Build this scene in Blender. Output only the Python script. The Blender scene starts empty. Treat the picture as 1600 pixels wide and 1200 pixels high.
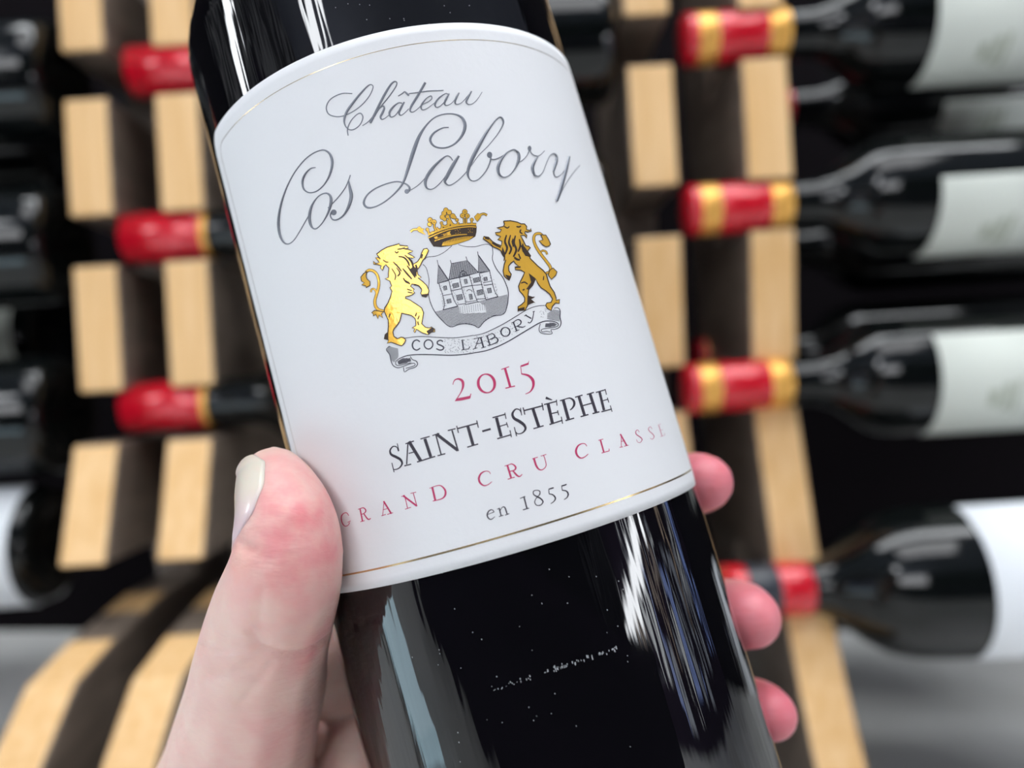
import bpy, bmesh, math, random
import numpy as np
from mathutils import Vector, Matrix, noise
from mathutils.bvhtree import BVHTree
from mathutils.geometry import tessellate_polygon

random.seed(4)
sc = bpy.context.scene
COL = sc.collection
F = 1202.0                      # focal length in pixels of a 1600 px wide frame

# ------------------------------------------------------------------ camera, world, exposure
cam_d = bpy.data.cameras.new('camera')
cam = bpy.data.objects.new('camera', cam_d); COL.objects.link(cam)
cam.rotation_euler = (math.pi / 2, 0, 0)
cam_d.sensor_width = 36.0
cam_d.lens = F / 1600 * 36
cam_d.clip_start = 0.01
cam_d.dof.use_dof = True
cam_d.dof.focus_distance = 0.1225
cam_d.dof.aperture_fstop = cam_d.lens / 3.2
sc.camera = cam
w = bpy.data.worlds.new('world'); sc.world = w; w.use_nodes = True
w.node_tree.nodes['Background'].inputs[0].default_value = (0.75, 0.85, 1.0, 1)
w.node_tree.nodes['Background'].inputs[1].default_value = 0.25
sc.view_settings.view_transform = 'Standard'
sc.view_settings.look = 'None'
sc.view_settings.gamma = 1.0
sc.view_settings.use_curve_mapping = False
sc.view_settings.exposure = 0.18
LAMP = 9.0

# ------------------------------------------------------------------ helpers
def mat(name, col, rough=0.5, metal=0.0, emit=None, estr=0.0, coat=0.0, spec=0.5):
    m = bpy.data.materials.new(name); m.use_nodes = True
    b = m.node_tree.nodes['Principled BSDF']
    b.inputs['Base Color'].default_value = (*col, 1)
    b.inputs['Roughness'].default_value = rough
    b.inputs['Metallic'].default_value = metal
    b.inputs['Coat Weight'].default_value = coat
    b.inputs['Specular IOR Level'].default_value = spec
    if emit:
        b.inputs['Emission Color'].default_value = (*emit, 1)
        b.inputs['Emission Strength'].default_value = estr
    return m

def nodes(m):
    return m.node_tree.nodes, m.node_tree.links, m.node_tree.nodes['Principled BSDF']

def add_noise_col(m, c1, c2, scale, detail=3, stretch=(1, 1, 1), lo=0.35, hi=0.65):
    n, l, b = nodes(m)
    tc = n.new('ShaderNodeTexCoord'); mp = n.new('ShaderNodeMapping'); mp.inputs['Scale'].default_value = stretch
    t = n.new('ShaderNodeTexNoise'); t.inputs['Scale'].default_value = scale; t.inputs['Detail'].default_value = detail
    r = n.new('ShaderNodeValToRGB')
    r.color_ramp.elements[0].position = lo; r.color_ramp.elements[0].color = (*c1, 1)
    r.color_ramp.elements[1].position = hi; r.color_ramp.elements[1].color = (*c2, 1)
    l.new(tc.outputs['Object'], mp.inputs['Vector']); l.new(mp.outputs[0], t.inputs['Vector'])
    l.new(t.outputs['Fac'], r.inputs['Fac']); l.new(r.outputs['Color'], b.inputs['Base Color'])
    return tc, mp, t, r

def add_bump(m, scale, strength, dist, stretch=(1, 1, 1), detail=3):
    n, l, b = nodes(m)
    tc = n.new('ShaderNodeTexCoord'); mp = n.new('ShaderNodeMapping'); mp.inputs['Scale'].default_value = stretch
    t = n.new('ShaderNodeTexNoise'); t.inputs['Scale'].default_value = scale; t.inputs['Detail'].default_value = detail
    bp = n.new('ShaderNodeBump'); bp.inputs['Strength'].default_value = strength; bp.inputs['Distance'].default_value = dist
    l.new(tc.outputs['Object'], mp.inputs['Vector']); l.new(mp.outputs[0], t.inputs['Vector'])
    l.new(t.outputs['Fac'], bp.inputs['Height']); l.new(bp.outputs[0], b.inputs['Normal'])
    return bp

def mesh_obj(name, verts, faces, mats, parent=None, smooth=False, mi=None):
    me = bpy.data.meshes.new(name)
    me.from_pydata([tuple(v) for v in verts], [], faces); me.update()
    for m in (mats if isinstance(mats, (list, tuple)) else [mats]): me.materials.append(m)
    if mi: me.polygons.foreach_set('material_index', mi)
    if smooth: me.polygons.foreach_set('use_smooth', [True] * len(me.polygons))
    o = bpy.data.objects.new(name, me); COL.objects.link(o)
    if parent: o.parent = parent
    return o

def bm_obj(name, bm, mats, parent=None, smooth=False):
    me = bpy.data.meshes.new(name); bmesh.ops.recalc_face_normals(bm, faces=bm.faces)
    bm.to_mesh(me); bm.free()
    for m in (mats if isinstance(mats, (list, tuple)) else [mats]): me.materials.append(m)
    if smooth: me.polygons.foreach_set('use_smooth', [True] * len(me.polygons))
    o = bpy.data.objects.new(name, me); COL.objects.link(o)
    if parent: o.parent = parent
    return o

def thing(name, label, cat, group=None, mw=None):
    o = bpy.data.objects.new(name, None); COL.objects.link(o)
    o.empty_display_size = 0.02
    if mw is not None: o.matrix_world = mw
    o['label'] = label; o['category'] = cat
    if group: o['group'] = group
    return o

def lathe(profile, seg=64, axis='X', a0=0, a1=2 * math.pi):
    """profile: list of (along, radius); returns verts, faces"""
    closed = abs(a1 - a0 - 2 * math.pi) < 1e-6
    ns = seg if closed else seg + 1
    V, Fc = [], []
    for (t, r) in profile:
        for i in range(ns):
            a = a0 + (a1 - a0) * i / seg
            c, s = r * math.cos(a), r * math.sin(a)
            V.append((t, -c, s) if axis == 'X' else (c, s, t))
    for k in range(len(profile) - 1):
        for i in range(seg):
            j = (i + 1) % ns if closed else i + 1
            Fc.append((k * ns + i, k * ns + j, (k + 1) * ns + j, (k + 1) * ns + i))
    return V, Fc

def smoothstep(x): x = max(0, min(1, x)); return x * x * (3 - 2 * x)

def catmull(pts, n=8, closed=False):
    P = [tuple(map(float, p)) for p in pts]
    if len(P) < 3 and not closed:
        return [tuple(P[0][k] + (P[1][k] - P[0][k]) * i / n for k in range(len(P[0]))) for i in range(n + 1)]
    out = []; N = len(P)
    rng = range(N) if closed else range(N - 1)
    for i in rng:
        if closed: p0, p1, p2, p3 = P[(i - 1) % N], P[i], P[(i + 1) % N], P[(i + 2) % N]
        else: p0, p1, p2, p3 = P[max(i - 1, 0)], P[i], P[i + 1], P[min(i + 2, N - 1)]
        for k in range(n):
            t = k / n
            out.append(tuple(0.5 * (2 * b + (c - a) * t + (2 * a - 5 * b + 4 * c - d) * t * t + (3 * b - a - 3 * c + d) * t ** 3)
                             for a, b, c, d in zip(p0, p1, p2, p3)))
    out.append(out[0] if closed else P[-1])
    return out

# ------------------------------------------------------------------ held bottle frame (fitted to the two glass edges)
R = 0.0375
A = Vector((-0.2724913, 0.09589659, 0.9573674)).normalized()
PD = Vector((-0.02635563, 0.99390342, -0.10705779)).normalized()
P0 = PD * 0.15573823
E1 = (-PD).normalized(); E2 = A.cross(E1).normalized()
if E2.x < 0: E2 = -E2

def ray(px, py): return Vector(((px - 800) / F, 1, -(py - 600) / F)).normalized()
def cyl(th, h, rho=R):      # degrees, metres
    t = math.radians(th)
    return P0 + A * h + (E1 * math.cos(t) + E2 * math.sin(t)) * rho
def hit(px, py, rho=R, far=False):
    d = ray(px, py); o = -P0
    dd = d - A * d.dot(A); oo = o - A * o.dot(A)
    a, b, c = dd.dot(dd), 2 * dd.dot(oo), oo.dot(oo) - rho * rho
    q = max(b * b - 4 * a * c, 0)
    return d * ((-b + (1 if far else -1) * math.sqrt(q)) / (2 * a))
def th_h(p):
    q = p - P0; return math.degrees(math.atan2(q.dot(E2), q.dot(E1))), q.dot(A)

# ------------------------------------------------------------------ rack frame: the photo is tilted a little against the rack
ROLL = math.radians(3.5)
EX = Vector((math.cos(ROLL), 0, math.sin(ROLL))); EZ = Vector((-math.sin(ROLL), 0, math.cos(ROLL)))
RM = Matrix(((EX.x, 0, EZ.x, 0), (0, 1, 0, 0), (EX.z, 0, EZ.z, 0), (0, 0, 0, 1)))   # rack (u,d,v) -> world
def px2uv(px, py, d):
    X, Z = (px - 800) / F * d, -(py - 600) / F * d
    return X * EX.x + Z * EX.z, X * EZ.x + Z * EZ.z

# ------------------------------------------------------------------ materials
M = {}
M['glass'] = mat('dark_green_glass', (0.003, 0.003, 0.004), 0.035, spec=0.62)
add_bump(M['glass'], 60, 0.07, 0.002, (6, 6, 0.5), 2)
M['glass_bg'] = mat('rack_bottle_glass', (0.003, 0.004, 0.004), 0.08, spec=0.42)
M['paper'] = mat('embossed_white_paper', (0.79, 0.80, 0.815), 0.55, spec=0.3)
bp = add_bump(M['paper'], 900, 0.12, 0.0003, detail=4)
M['paper_bg'] = mat('rack_label_paper', (0.66, 0.70, 0.64), 0.6)
M['paper_white'] = mat('rack_white_paper', (0.80, 0.84, 0.88), 0.6)
M['silver'] = mat('silver_grey_ink', (0.20, 0.215, 0.25), 0.34, 0.3)
M['ink'] = mat('charcoal_ink', (0.035, 0.03, 0.045), 0.5)
M['ink_fine'] = mat('fine_blue_black_ink', (0.035, 0.035, 0.055), 0.5)
M['ink_red'] = mat('magenta_red_ink', (0.52, 0.035, 0.13), 0.5)
M['ink_pink'] = mat('pale_red_ink', (0.50, 0.08, 0.18), 0.5)
M['gold'] = mat('gold_foil', (0.98, 0.56, 0.07), 0.24, 0.38, coat=0.4)
add_bump(M['gold'], 1500, 0.25, 0.0002, detail=2)
M['gold_line'] = mat('gold_frame_foil', (0.80, 0.62, 0.34), 0.25, 0.9)
M['gold_dark'] = mat('brown_black_ink', (0.035, 0.018, 0.01), 0.5)
M['capsule'] = mat('red_foil', (0.58, 0.004, 0.018), 0.26, 0.1, coat=0.6)
M['capsule_gold'] = mat('gold_capsule_band', (0.85, 0.45, 0.10), 0.35, 0.5)
M['capsule_dark'] = mat('dark_capsule_band', (0.03, 0.035, 0.045), 0.35)
M['print_faint'] = mat('faint_green_print', (0.40, 0.44, 0.36), 0.6)
M['wood'] = mat('pale_plywood_edge', (0.74, 0.50, 0.24), 0.55)
add_noise_col(M['wood'], (0.70, 0.425, 0.175), (0.78, 0.51, 0.25), 30, 3, (6, 6, 0.4))
M['wood_side'] = mat('dark_board_face', (0.105, 0.08, 0.06), 0.4)
add_noise_col(M['wood_side'], (0.14, 0.108, 0.085), (0.21, 0.165, 0.13), 25, 4, (1, 1, 5))
M['floor'] = mat('grey_concrete', (0.34, 0.34, 0.33), 0.5)
add_noise_col(M['floor'], (0.66, 0.66, 0.63), (0.84, 0.84, 0.82), 6, 5)
M['wall_dark'] = mat('black_painted_wall', (0.004, 0.003, 0.004), 0.8, spec=0.05)
M['wall'] = mat('grey_wall', (0.30, 0.30, 0.30), 0.8)
M['wall_side'] = mat('slatted_wall', (0.2, 0.2, 0.2), 0.7)
add_noise_col(M['wall_side'], (0.01, 0.01, 0.014), (0.55, 0.55, 0.55), 2.2, 6, (6, 6, 0.7), 0.46, 0.62)
M['ceiling'] = mat('grey_blue_ceiling', (0.34, 0.37, 0.46), 0.8)
M['lamp'] = mat('lamp_diffuser', (1, 1, 1), 0.5, emit=(0.93, 0.97, 1.0), estr=LAMP)
M['lamp_bright'] = mat('lamp_tube_glass', (1, 1, 1), 0.5, emit=(0.93, 0.96, 1.0), estr=LAMP * 1.6)
M['fill_glow'] = mat('front_fill_glow', (1, 1, 1), 0.5, emit=(0.95, 0.97, 1.0), estr=5.6)  # glow of the added front fill panel
M['lamp_soft'] = mat('soft_diffuser', (1, 1, 1), 0.5, emit=(0.95, 0.97, 1.0), estr=4.5)
M['teal_glow'] = mat('teal_reflection_glow', (1, 1, 1), 0.5, emit=(0.55, 0.85, 1.0), estr=3.0)  # glow of the box added for a teal band in the glass
M['helper_black'] = mat('black_reflection_helper', (0.020, 0.008, 0.028), 0.7, spec=0.2)  # black faces of the unseen reflection helpers
for k_, c_, e_ in (('glow_white', (.9, .95, 1), 3.0), ('glow_blue', (.25, .4, 1), 2.2), ('glow_grey', (.6, .68, .85), 1.2), ('glow_warm', (1, .72, .5), 1.4)):  # glows of the strips added for streaked reflections
    M[k_] = mat(k_, (.5, .5, .5), .5, emit=c_, estr=e_)
M['lamp_frame'] = mat('white_lamp_frame', (0.7, 0.7, 0.7), 0.5)

# ------------------------------------------------------------------ room shell
def box(name, x0, x1, y0, y1, z0, z1, m, parent=None, bevel=0):
    V = [(x, y, z) for x in (x0, x1) for y in (y0, y1) for z in (z0, z1)]
    Fc = [(0, 1, 3, 2), (4, 6, 7, 5), (0, 4, 5, 1), (2, 3, 7, 6), (0, 2, 6, 4), (1, 5, 7, 3)]
    o = mesh_obj(name, V, Fc, m, parent)
    if bevel:
        b = o.modifiers.new('bevel', 'BEVEL'); b.width = bevel; b.segments = 2
    return o
FZ = -0.26; CZ = 1.45
def struct(o): o['kind'] = 'structure'; return o
struct(box('floor', -2.6, 2.6, -3.1, 0.86, FZ - 0.05, FZ, M['floor']))
struct(box('ceiling', -2.6, 2.6, -3.1, 0.86, CZ, CZ + 0.05, M['ceiling']))
struct(box('wall_back', -2.6, 2.6, 0.81, 0.86, FZ, CZ, M['wall_dark']))
struct(box('wall_front', -2.6, 2.6, -3.1, -3.05, FZ, CZ, M['wall_dark']))
struct(box('wall_left', -2.6, -2.55, -3.05, 0.81, FZ, CZ, M['wall_side']))
struct(box('wall_right', 2.55, 2.6, -3.05, 0.81, FZ, CZ, M['wall_side']))

def lamp(cx, cy, lx, ly, rot, label, z=CZ, bright=False, m=None):
    t = thing('ceiling_light', label, 'lamp', 'ceiling lamps', Matrix.Translation((cx, cy, z)) @ Matrix.Rotation(rot, 4, 'Z'))
    box('lamp_frame', -lx / 2 - .02, lx / 2 + .02, -ly / 2 - .02, ly / 2 + .02, -.03, 0, M['lamp_frame'], t)
    box('diffuser', -lx / 2, lx / 2, -ly / 2, ly / 2, -.036, -.0305, m or M['lamp_bright' if bright else 'lamp'], t)
    return t
lamp(-1.62, -1.95, 0.30, 1.5, math.radians(-40), 'long ceiling panel lamp behind the photographer on the left', bright=True)
hl = lamp(-1.85, 0.02, 1.1, 0.16, 0, 'hanging strip lamp at far left near the side wall', z=0.60, bright=True)
for x in (-.4, .4): box('hanging_rod', x - .006, x + .006, -.006, .006, 0, CZ - .60, M['lamp_frame'], hl)
lamp(0.15, -0.42, 1.3, 0.7, 0, 'big ceiling panel lamp straight above the camera', m=M['lamp_soft'])
lamp(0.1, 0.30, 1.8, 0.30, 0, 'ceiling panel lamp above the racks')
# unseen glowing panel added as soft front fill, high behind the camera
t = thing('unseen_light', 'wide glowing panel added behind the photographer for front fill light', 'lamp', None, Matrix.Translation((-0.95, -3.04, 0.88)))
box('lamp_frame', -.98, .98, 0, .03, -.45, .45, M['lamp_frame'], t)
box('diffuser', -.94, .94, .0305, .036, -.41, .41, M['fill_glow'], t)
# unseen helpers added for the bottle's reflections: teal glow box, black blocker, glowing strips
t = thing('reflection_glow_box', 'teal glowing box added at left for a reflected band in the glass', 'lamp', None, Matrix.Translation((-0.50, 0.035, FZ)) @ Matrix.Rotation(math.radians(-4), 4, 'Z'))
box('glow_box_base', -.24, .24, -.05, .05, 0, .03, M['lamp_frame'], t)
box('glow_box_top', -.23, .23, -.04, .04, .0305, .05, M['teal_glow'], t)
t = thing('reflection_blocker', 'black display table behind the camera', 'reflection helper', None, Matrix.Translation((0.0, -1.05, FZ)))
box('blocker_top', -.58, .75, -.80, .80, .21, .24, M['helper_black'], t)  # unseen block that keeps the middle of the glass dark
box('blocker_side', -.55, .72, -.77, .77, 0.0, .209, M['helper_black'], t)
for sx, yy, label in ((1, -0.35, 'glowing strips added at right for reflected streaks in the glass'), (-1, -1.45, 'glowing strips added at left for reflected streaks in the glass')):
    t = thing('reflection_strips', label, 'cabinet', None, Matrix.Translation((sx * 1.95, yy, FZ)))  # added off camera so the glass reflects varied streaks
    box('strip_backing', -.15 if sx < 0 else .0, .0 if sx < 0 else .15, -1.1, 1.1, 0, .95, M['helper_black'], t)
    y_ = -1.05; rq = random.Random(7 + sx); k = 0
    while y_ < 1.0:
        wd = rq.choice((.02, .035, .05, .08)); z0 = rq.uniform(.03, .35); z1 = z0 + rq.uniform(.2, .5)
        box('glow_strip', min(-sx * .001, -sx * .01), max(-sx * .001, -sx * .01), y_, y_ + wd, z0, z1, M[('glow_white', 'glow_blue', 'glow_grey', 'glow_warm', 'glow_grey')[k % 5]], t)
        y_ += wd + rq.uniform(.02, .12); k += 1
# slanted tube lamp on the right wall side
def tube_lamp(p, q, r, label):
    p, q = Vector(p), Vector(q); L = (q - p).length
    rot = (q - p).to_track_quat('X', 'Z').to_matrix().to_4x4()
    t = thing('unseen_light', label, 'lamp', None, Matrix.Translation(p) @ rot)
    V, Fc = lathe([(0, 0.0001), (0, r), (L, r), (L, 0.0001)], 16)
    mesh_obj('tube', V, Fc, M['lamp_bright'], t, True)
    for x in (-.01, L - .02):
        V, Fc = lathe([(x, 0.0001), (x, r * 1.2), (x + .03, r * 1.2), (x + .03, 0.0001)], 16)
        mesh_obj('end_cap', V, Fc, M['lamp_frame'], t)
tube_lamp((1.72, -0.30, 0.31), (1.62, -1.34, -0.035), 0.042, 'slanting tube lamp on the right side of the shop')

# ------------------------------------------------------------------ rack uprights
def upright(u, P, foot, notches, parent, wdt=0.0275):
    """P: front edge (v, depth) above the foot; foot: (v, depth) of the projecting foot's top and nose"""
    top, bot = 0.36, FZ + 0.0005
    def front(v):
        for (v1, d1), (v0, d0) in zip(P, P[1:]):
            if v >= v0 - 1e-6: return d0 + (d1 - d0) * (v - v0) / (v1 - v0)
        return P[-1][1]
    pts = [(top, front(top), 0)]; last = P[-1][0]
    inner = [v for v, d in P if v < top]
    for (hi, lo) in sorted(notches, reverse=True):
        for v in inner:
            if lo < v < hi: continue
        for v in [v for v in inner if v > hi + 1e-4]: pts.append((v, front(v), 0)); inner.remove(v)
        inner = [v for v in inner if v < lo - 1e-4]
        pts += [(hi, front(hi), 1), (hi - 1e-4, 0.545, 1), (lo + 1e-4, 0.552, 1), (lo, front(lo), 0)]
    for v in [v for v in inner if v > last + 1e-4]: pts.append((v, front(v), 0))
    pts += [(last, front(last), 1), (last - 1e-4, 0.545, 1), (foot[0][0], 0.552, 1)]
    pts += [(v, d, k) for v, d, k in foot]
    pts += [(bot, foot[-1][1], 1), (bot, 0.62, 1), (top, 0.62, 1)]
    bm = bmesh.new(); n = len(pts)
    a = [bm.verts.new((u - wdt / 2, d, v)) for v, d, k in pts]
    b = [bm.verts.new((u + wdt / 2, d, v)) for v, d, k in pts]
    f1 = bm.faces.new(a); f2 = bm.faces.new(list(reversed(b)))
    f1.material_index = f2.material_index = 1
    for i in range(n):
        bm.faces.new((a[i], b[i], b[(i + 1) % n], a[(i + 1) % n])).material_index = pts[i][2]
    o = bm_obj('upright_board', bm, [M['wood'], M['wood_side']], parent)
    bv = o.modifiers.new('bevel', 'BEVEL'); bv.width = 0.0022; bv.segments = 3; bv.limit_method = 'ANGLE'; bv.material = -1
    return o
def notch(c, k=0.015): return (c + k, c - k)
rL = thing('wine_rack', 'pale-edged wooden rack of two notched boards left of the held bottle', 'rack', None, RM)
rR = thing('wine_rack', 'pale-edged wooden rack of two notched boards right of the held bottle', 'rack', None, RM)
PL = [(0.40, 0.470), (0.0, 0.466), (-0.02, 0.457), (-0.088, 0.434)]
PR = [(0.40, 0.466), (0.10, 0.470), (0.03, 0.480), (-0.026, 0.487), (-0.1205, 0.4646)]
FL = [(-0.122, 0.505, 0), (-0.126, 0.475, 1), (-0.1316, 0.440, 0), (-0.141, 0.400, 0), (-0.1687, 0.3675, 0), (-0.205, 0.335, 0), (-0.235, 0.318, 0)]
FR = [(-0.144, 0.4514, 0), (-0.180, 0.437, 0), (-0.219, 0.417, 0), (-0.24, 0.402, 0)]
for t, us, ns, P_, F_ in ((rL, (-0.2487, -0.1932), [(0.3085, 0.2785), (0.2185, 0.1895), (0.1175, 0.0875), (0.0105, -0.0205)], PL, FL),
                          (rR, (0.0955, 0.1655), [(0.3085, 0.2785), (0.2195, 0.1895), (0.1155, 0.0855), (0.0045, -0.0235)], PR, FR)):
    for u in us: upright(u, P_, F_, ns, t, 0.0275 if u < 0 else 0.0285)
    for v in (0.30, -0.20):      # rods tying the two boards together at the back
        V, Fc = lathe([(us[0], 0.006), (us[1], 0.006)], 12)
        V = [(x, y + 0.60, z + v) for x, y, z in V]
        mesh_obj('tie_rod', V, Fc, M['wood_side'], t, True)

# ------------------------------------------------------------------ rack bottles (neck points to -x, lying)
PROF = [(0.0, 0.0001), (0.0, 0.0138), (0.0015, 0.0148), (0.006, 0.0148), (0.0075, 0.0138), (0.050, 0.0140), (0.080, 0.0152),
        (0.090, 0.0185), (0.098, 0.0245), (0.106, 0.031), (0.116, 0.0358), (0.128, 0.0375), (0.2, 0.0376), (0.290, 0.0375),
        (0.2965, 0.0355), (0.300, 0.030), (0.297, 0.022), (0.285, 0.006), (0.283, 0.0001)]
PROF_B = [(0.0, 0.0001), (0.0, 0.0138), (0.0015, 0.0150), (0.006, 0.0150), (0.0075, 0.0140), (0.050, 0.0145), (0.058, 0.0160), (0.064, 0.0195),
          (0.072, 0.0260), (0.081, 0.0330), (0.092, 0.0395), (0.106, 0.0430), (0.125, 0.0444), (0.155, 0.0445), (0.25, 0.0446), (0.290, 0.0445),
          (0.2965, 0.042), (0.300, 0.036), (0.297, 0.026), (0.285, 0.006), (0.283, 0.0001)]
def bottle_mesh(profile):
    pr = []
    for i in range(len(profile) - 1):
        (t0, r0), (t1, r1) = profile[i], profile[i + 1]
        pr.append((t0, r0))
    pr.append(profile[-1])
    return lathe(pr, 56)
def rack_bottle(label, mw, bands, lab=None, prof=PROF, rb=0.0375, cap_len=0.058, group='rack bottles', paper=None):
    t = thing('wine_bottle', label, 'bottle', group, mw)
    V, Fc = bottle_mesh(prof)
    o = mesh_obj('glass_body', V, Fc, M['glass_bg'], t, True)
    for (a, b, m) in bands:                        # foil capsule, one ring per colour
        e = 0.0007
        pr = [(a, 0.0148 + e), (a + .0008, 0.0151 + e), (b - .0008, 0.0151 + e), (b, 0.0148 + e)]
        if a <= 0: pr = [(-0.0012, 0.0001), (-0.0012, 0.0125), (0.0008, 0.0146 + e)] + pr[1:]
        V, Fc = lathe(pr, 40)
        mesh_obj('capsule' if m in ('capsule',) and a <= 0 else 'capsule_band', V, Fc, M[m], t, True)
    if lab:                                        # x0, x1, centre angle, half angle
        x0, x1, c, hf = lab
        V, Fc = lathe([(x0, rb + .0005), (x1, rb + .0005)], 40, 'X', math.radians(c - hf), math.radians(c + hf))
        lo = mesh_obj('paper_label', V, Fc, paper or M['paper_bg'], t, True)
        so = lo.modifiers.new('solidify', 'SOLIDIFY'); so.thickness = 0.0003
        if paper is None:                          # small faded print on the label
            Vp, Fp = [], []
            for k, (w0, w1, ca, ha) in enumerate([(0.028, 0.034, c - 4, 8), (0.036, 0.041, c - 4, 13), (0.043, 0.046, c - 4, 16)]):
                V, Fc = lathe([(x0 + w0, rb + .0009), (x0 + w1, rb + .0009)], 8, 'X', math.radians(ca - ha), math.radians(ca + ha))
                n = len(Vp); Vp += V; Fp += [tuple(i + n for i in f) for f in Fc]
            mesh_obj('label_print', Vp, Fp, M['print_faint'], lo, True)
    return t
def at(px, py, d, flip=False):
    u, v = px2uv(px, py, d)
    return RM @ Matrix.Translation((u, d, v))
RC, GC, DC = 'capsule', 'capsule_gold', 'capsule_dark'
rg = [(0, .008, RC), (.008, .020, GC), (.020, .051, RC), (.051, .064, GC)]
for row, (tip, lab) in {'top': ((1066, 64), (0.141, 0.235, -44, 48)), 'second': ((1070, 330), (0.141, 0.235, -44, 48)),
                        'third': ((1070, 608), (0.141, 0.235, -20, 58))}.items():
    rack_bottle({'top': 'dark bottle with red and gold capsule, topmost at the right edge',
                 'second': 'dark bottle with red and gold capsule, second row down at right',
                 'third': 'dark bottle with red and gold capsule and tall cream label, third row down at right'}[row],
                at(tip[0], tip[1], 0.484), rg, lab, group='dark bottles with red and gold capsules')
rack_bottle('fat sloping-shoulder bottle with a big white label at lower right', at(1128, 926, 0.452),
            [(0, .013, RC), (.013, .031, DC), (.031, .050, RC)], (0.134, 0.25, 0, 78), PROF_B, 0.0445, group=None, paper=M['paper_white'])
rr = [(0, .050, RC), (.050, .054, GC)]
for row, py, px in (('top', 114, 209), ('second', 374, 201), ('third', 637, 202)):
    rack_bottle({'top': 'bottle with plain red capsule, uppermost between the left rack boards',
                 'second': 'bottle with plain glossy red capsule, middle one between the left rack boards',
                 'third': 'bottle with bright red capsule, just above the thumb between the left rack boards'}[row],
                at(px, py, 0.484), rr, None, group='bottles with plain red capsules')
# bottles that reach in from the left edge, base towards the right
for row, py, px, lab in (('uppermost', 128, 108, None), ('second', 385, 112, None), ('third', 648, 112, None)):
    rack_bottle('base of a dark unlabelled bottle at the left edge, %s row' % row,
                at(px - 0.300 * F / 0.484, py + 44, 0.484), rr, lab, group='bottle bases at the left edge')
rack_bottle('base of a bottle with pale label, bottom row at the left edge', at(92 - 0.300 * F / 0.484, 848 + 44, 0.484), rr,
            (0.17, 0.292, 0, 78), group='bottle bases at the left edge', paper=M['paper_white'])
# second layer of bottles deeper in the rack
for nm, px, py, lab in (('right, pale label seen between front bottles', 1110, 178, (0.163, 0.235, -42, 21)),
                    ('right, in the gap below the second front bottle', 1105, 398, None),
                    ('right, dim capsule above the third row', 1088, 562, None)):
    rack_bottle('dark bottle in the deeper layer at ' + nm, at(px, py, 0.60), [(0, .006, RC), (.006, .018, GC), (.018, .06, RC)], lab, group='bottles in the deeper layer')
for nm, px, py, lab in (('left edge between the first and second rows', 100, 225, None), ('left edge, pale label showing above the third row', 95, 520, (0.17, 0.285, -10, 60))):
    rack_bottle('dark bottle in the deeper layer at ' + nm, at(px - 0.3 * F / .6, py + 36, 0.60), rr, lab, group='bottles in the deeper layer')
rack_bottle('dark-capped bottle in the deeper layer, its tip beside the upper left red capsule', at(188, 136, 0.60), [(0, .05, DC)], None, group='bottles in the deeper layer')

# ------------------------------------------------------------------ the held bottle
HB = thing('wine_bottle', 'big dark red-wine bottle with white crest label held tilted in the hand', 'bottle', None,
           Matrix.Translation(cyl(0, -0.098, 0)) @ Matrix((E1, E2 if E1.cross(E2).dot(A) > 0 else -E2, A)).transposed().to_4x4())
HBI = HB.matrix_world.inverted()
def loc(p): return HBI @ p
b0 = -0.098
prof = [(b0 + .012, 0.0001), (b0 + .010, .006), (b0 + .001, .022), (b0, .030), (b0 + .0035, .0355), (b0 + .010, R)]
prof += [(b0 + .010 + (0.090 - b0 - .010) * k / 40, R) for k in range(1, 41)]
for k in range(1, 21):
    s = k / 20; prof.append((0.090 + 0.036 * s, R - (R - 0.0155) * (1 - math.sqrt(max(0, 1 - s * s)) * 0.45 - 0.55 * (1 - smoothstep(s)))))
prof += [(0.135, .0148), (0.180, .0138), (0.194, .0138), (0.195, .0148), (0.201, .0148), (0.202, .0138), (0.202, .0001)]
V, Fc = lathe([(t - b0, r) for t, r in prof], 160, 'Z')
held_glass = mesh_obj('glass_body', V, Fc, M['glass'], HB, True)
V, Fc = lathe([(t - b0, r + .0005) for t, r in [(0.145, .0145), (0.180, .0141), (0.194, .0140), (0.195, .015), (0.201, .015), (0.2022, .0138), (0.2024, .0001)]], 64, 'Z')
mesh_obj('capsule', V, Fc, M['capsule_dark'], HB, True)

# label: a rectangle with round corners wrapped on the glass
TH0, TH1, H0, H1, RC_ = -62.0, 72.5, -0.0134, 0.0721, 0.0032
TK = 0.00035
def label_sheet():
    ns, nh = 150, 60
    V, Fc = [], []
    s0, s1 = math.radians(TH0) * R, math.radians(TH1) * R
    for i in range(ns + 1):
        f = i / ns; f = f if 0.05 < f < 0.95 else f
        s = s0 + (s1 - s0) * (0.5 - 0.5 * math.cos(math.pi * f) if False else f)
        e = min(s - s0, s1 - s); cut = RC_ - math.sqrt(max(RC_ ** 2 - (RC_ - e) ** 2, 0)) if e < RC_ else 0
        for j in range(nh + 1):
            h = H0 + cut + (H1 - H0 - 2 * cut) * j / nh
            V.append(loc(cyl(math.degrees(s / R), h, R + TK)))
    for i in range(ns):
        for j in range(nh):
            a = i * (nh + 1) + j; Fc.append((a, a + nh + 1, a + nh + 2, a + 1))
    o = mesh_obj('paper_label', V, Fc, M['paper'], HB, True)
    so = o.modifiers.new('solidify', 'SOLIDIFY'); so.thickness = TK * 0.9; so.offset = -1
    return o
LABEL = label_sheet()

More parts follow.
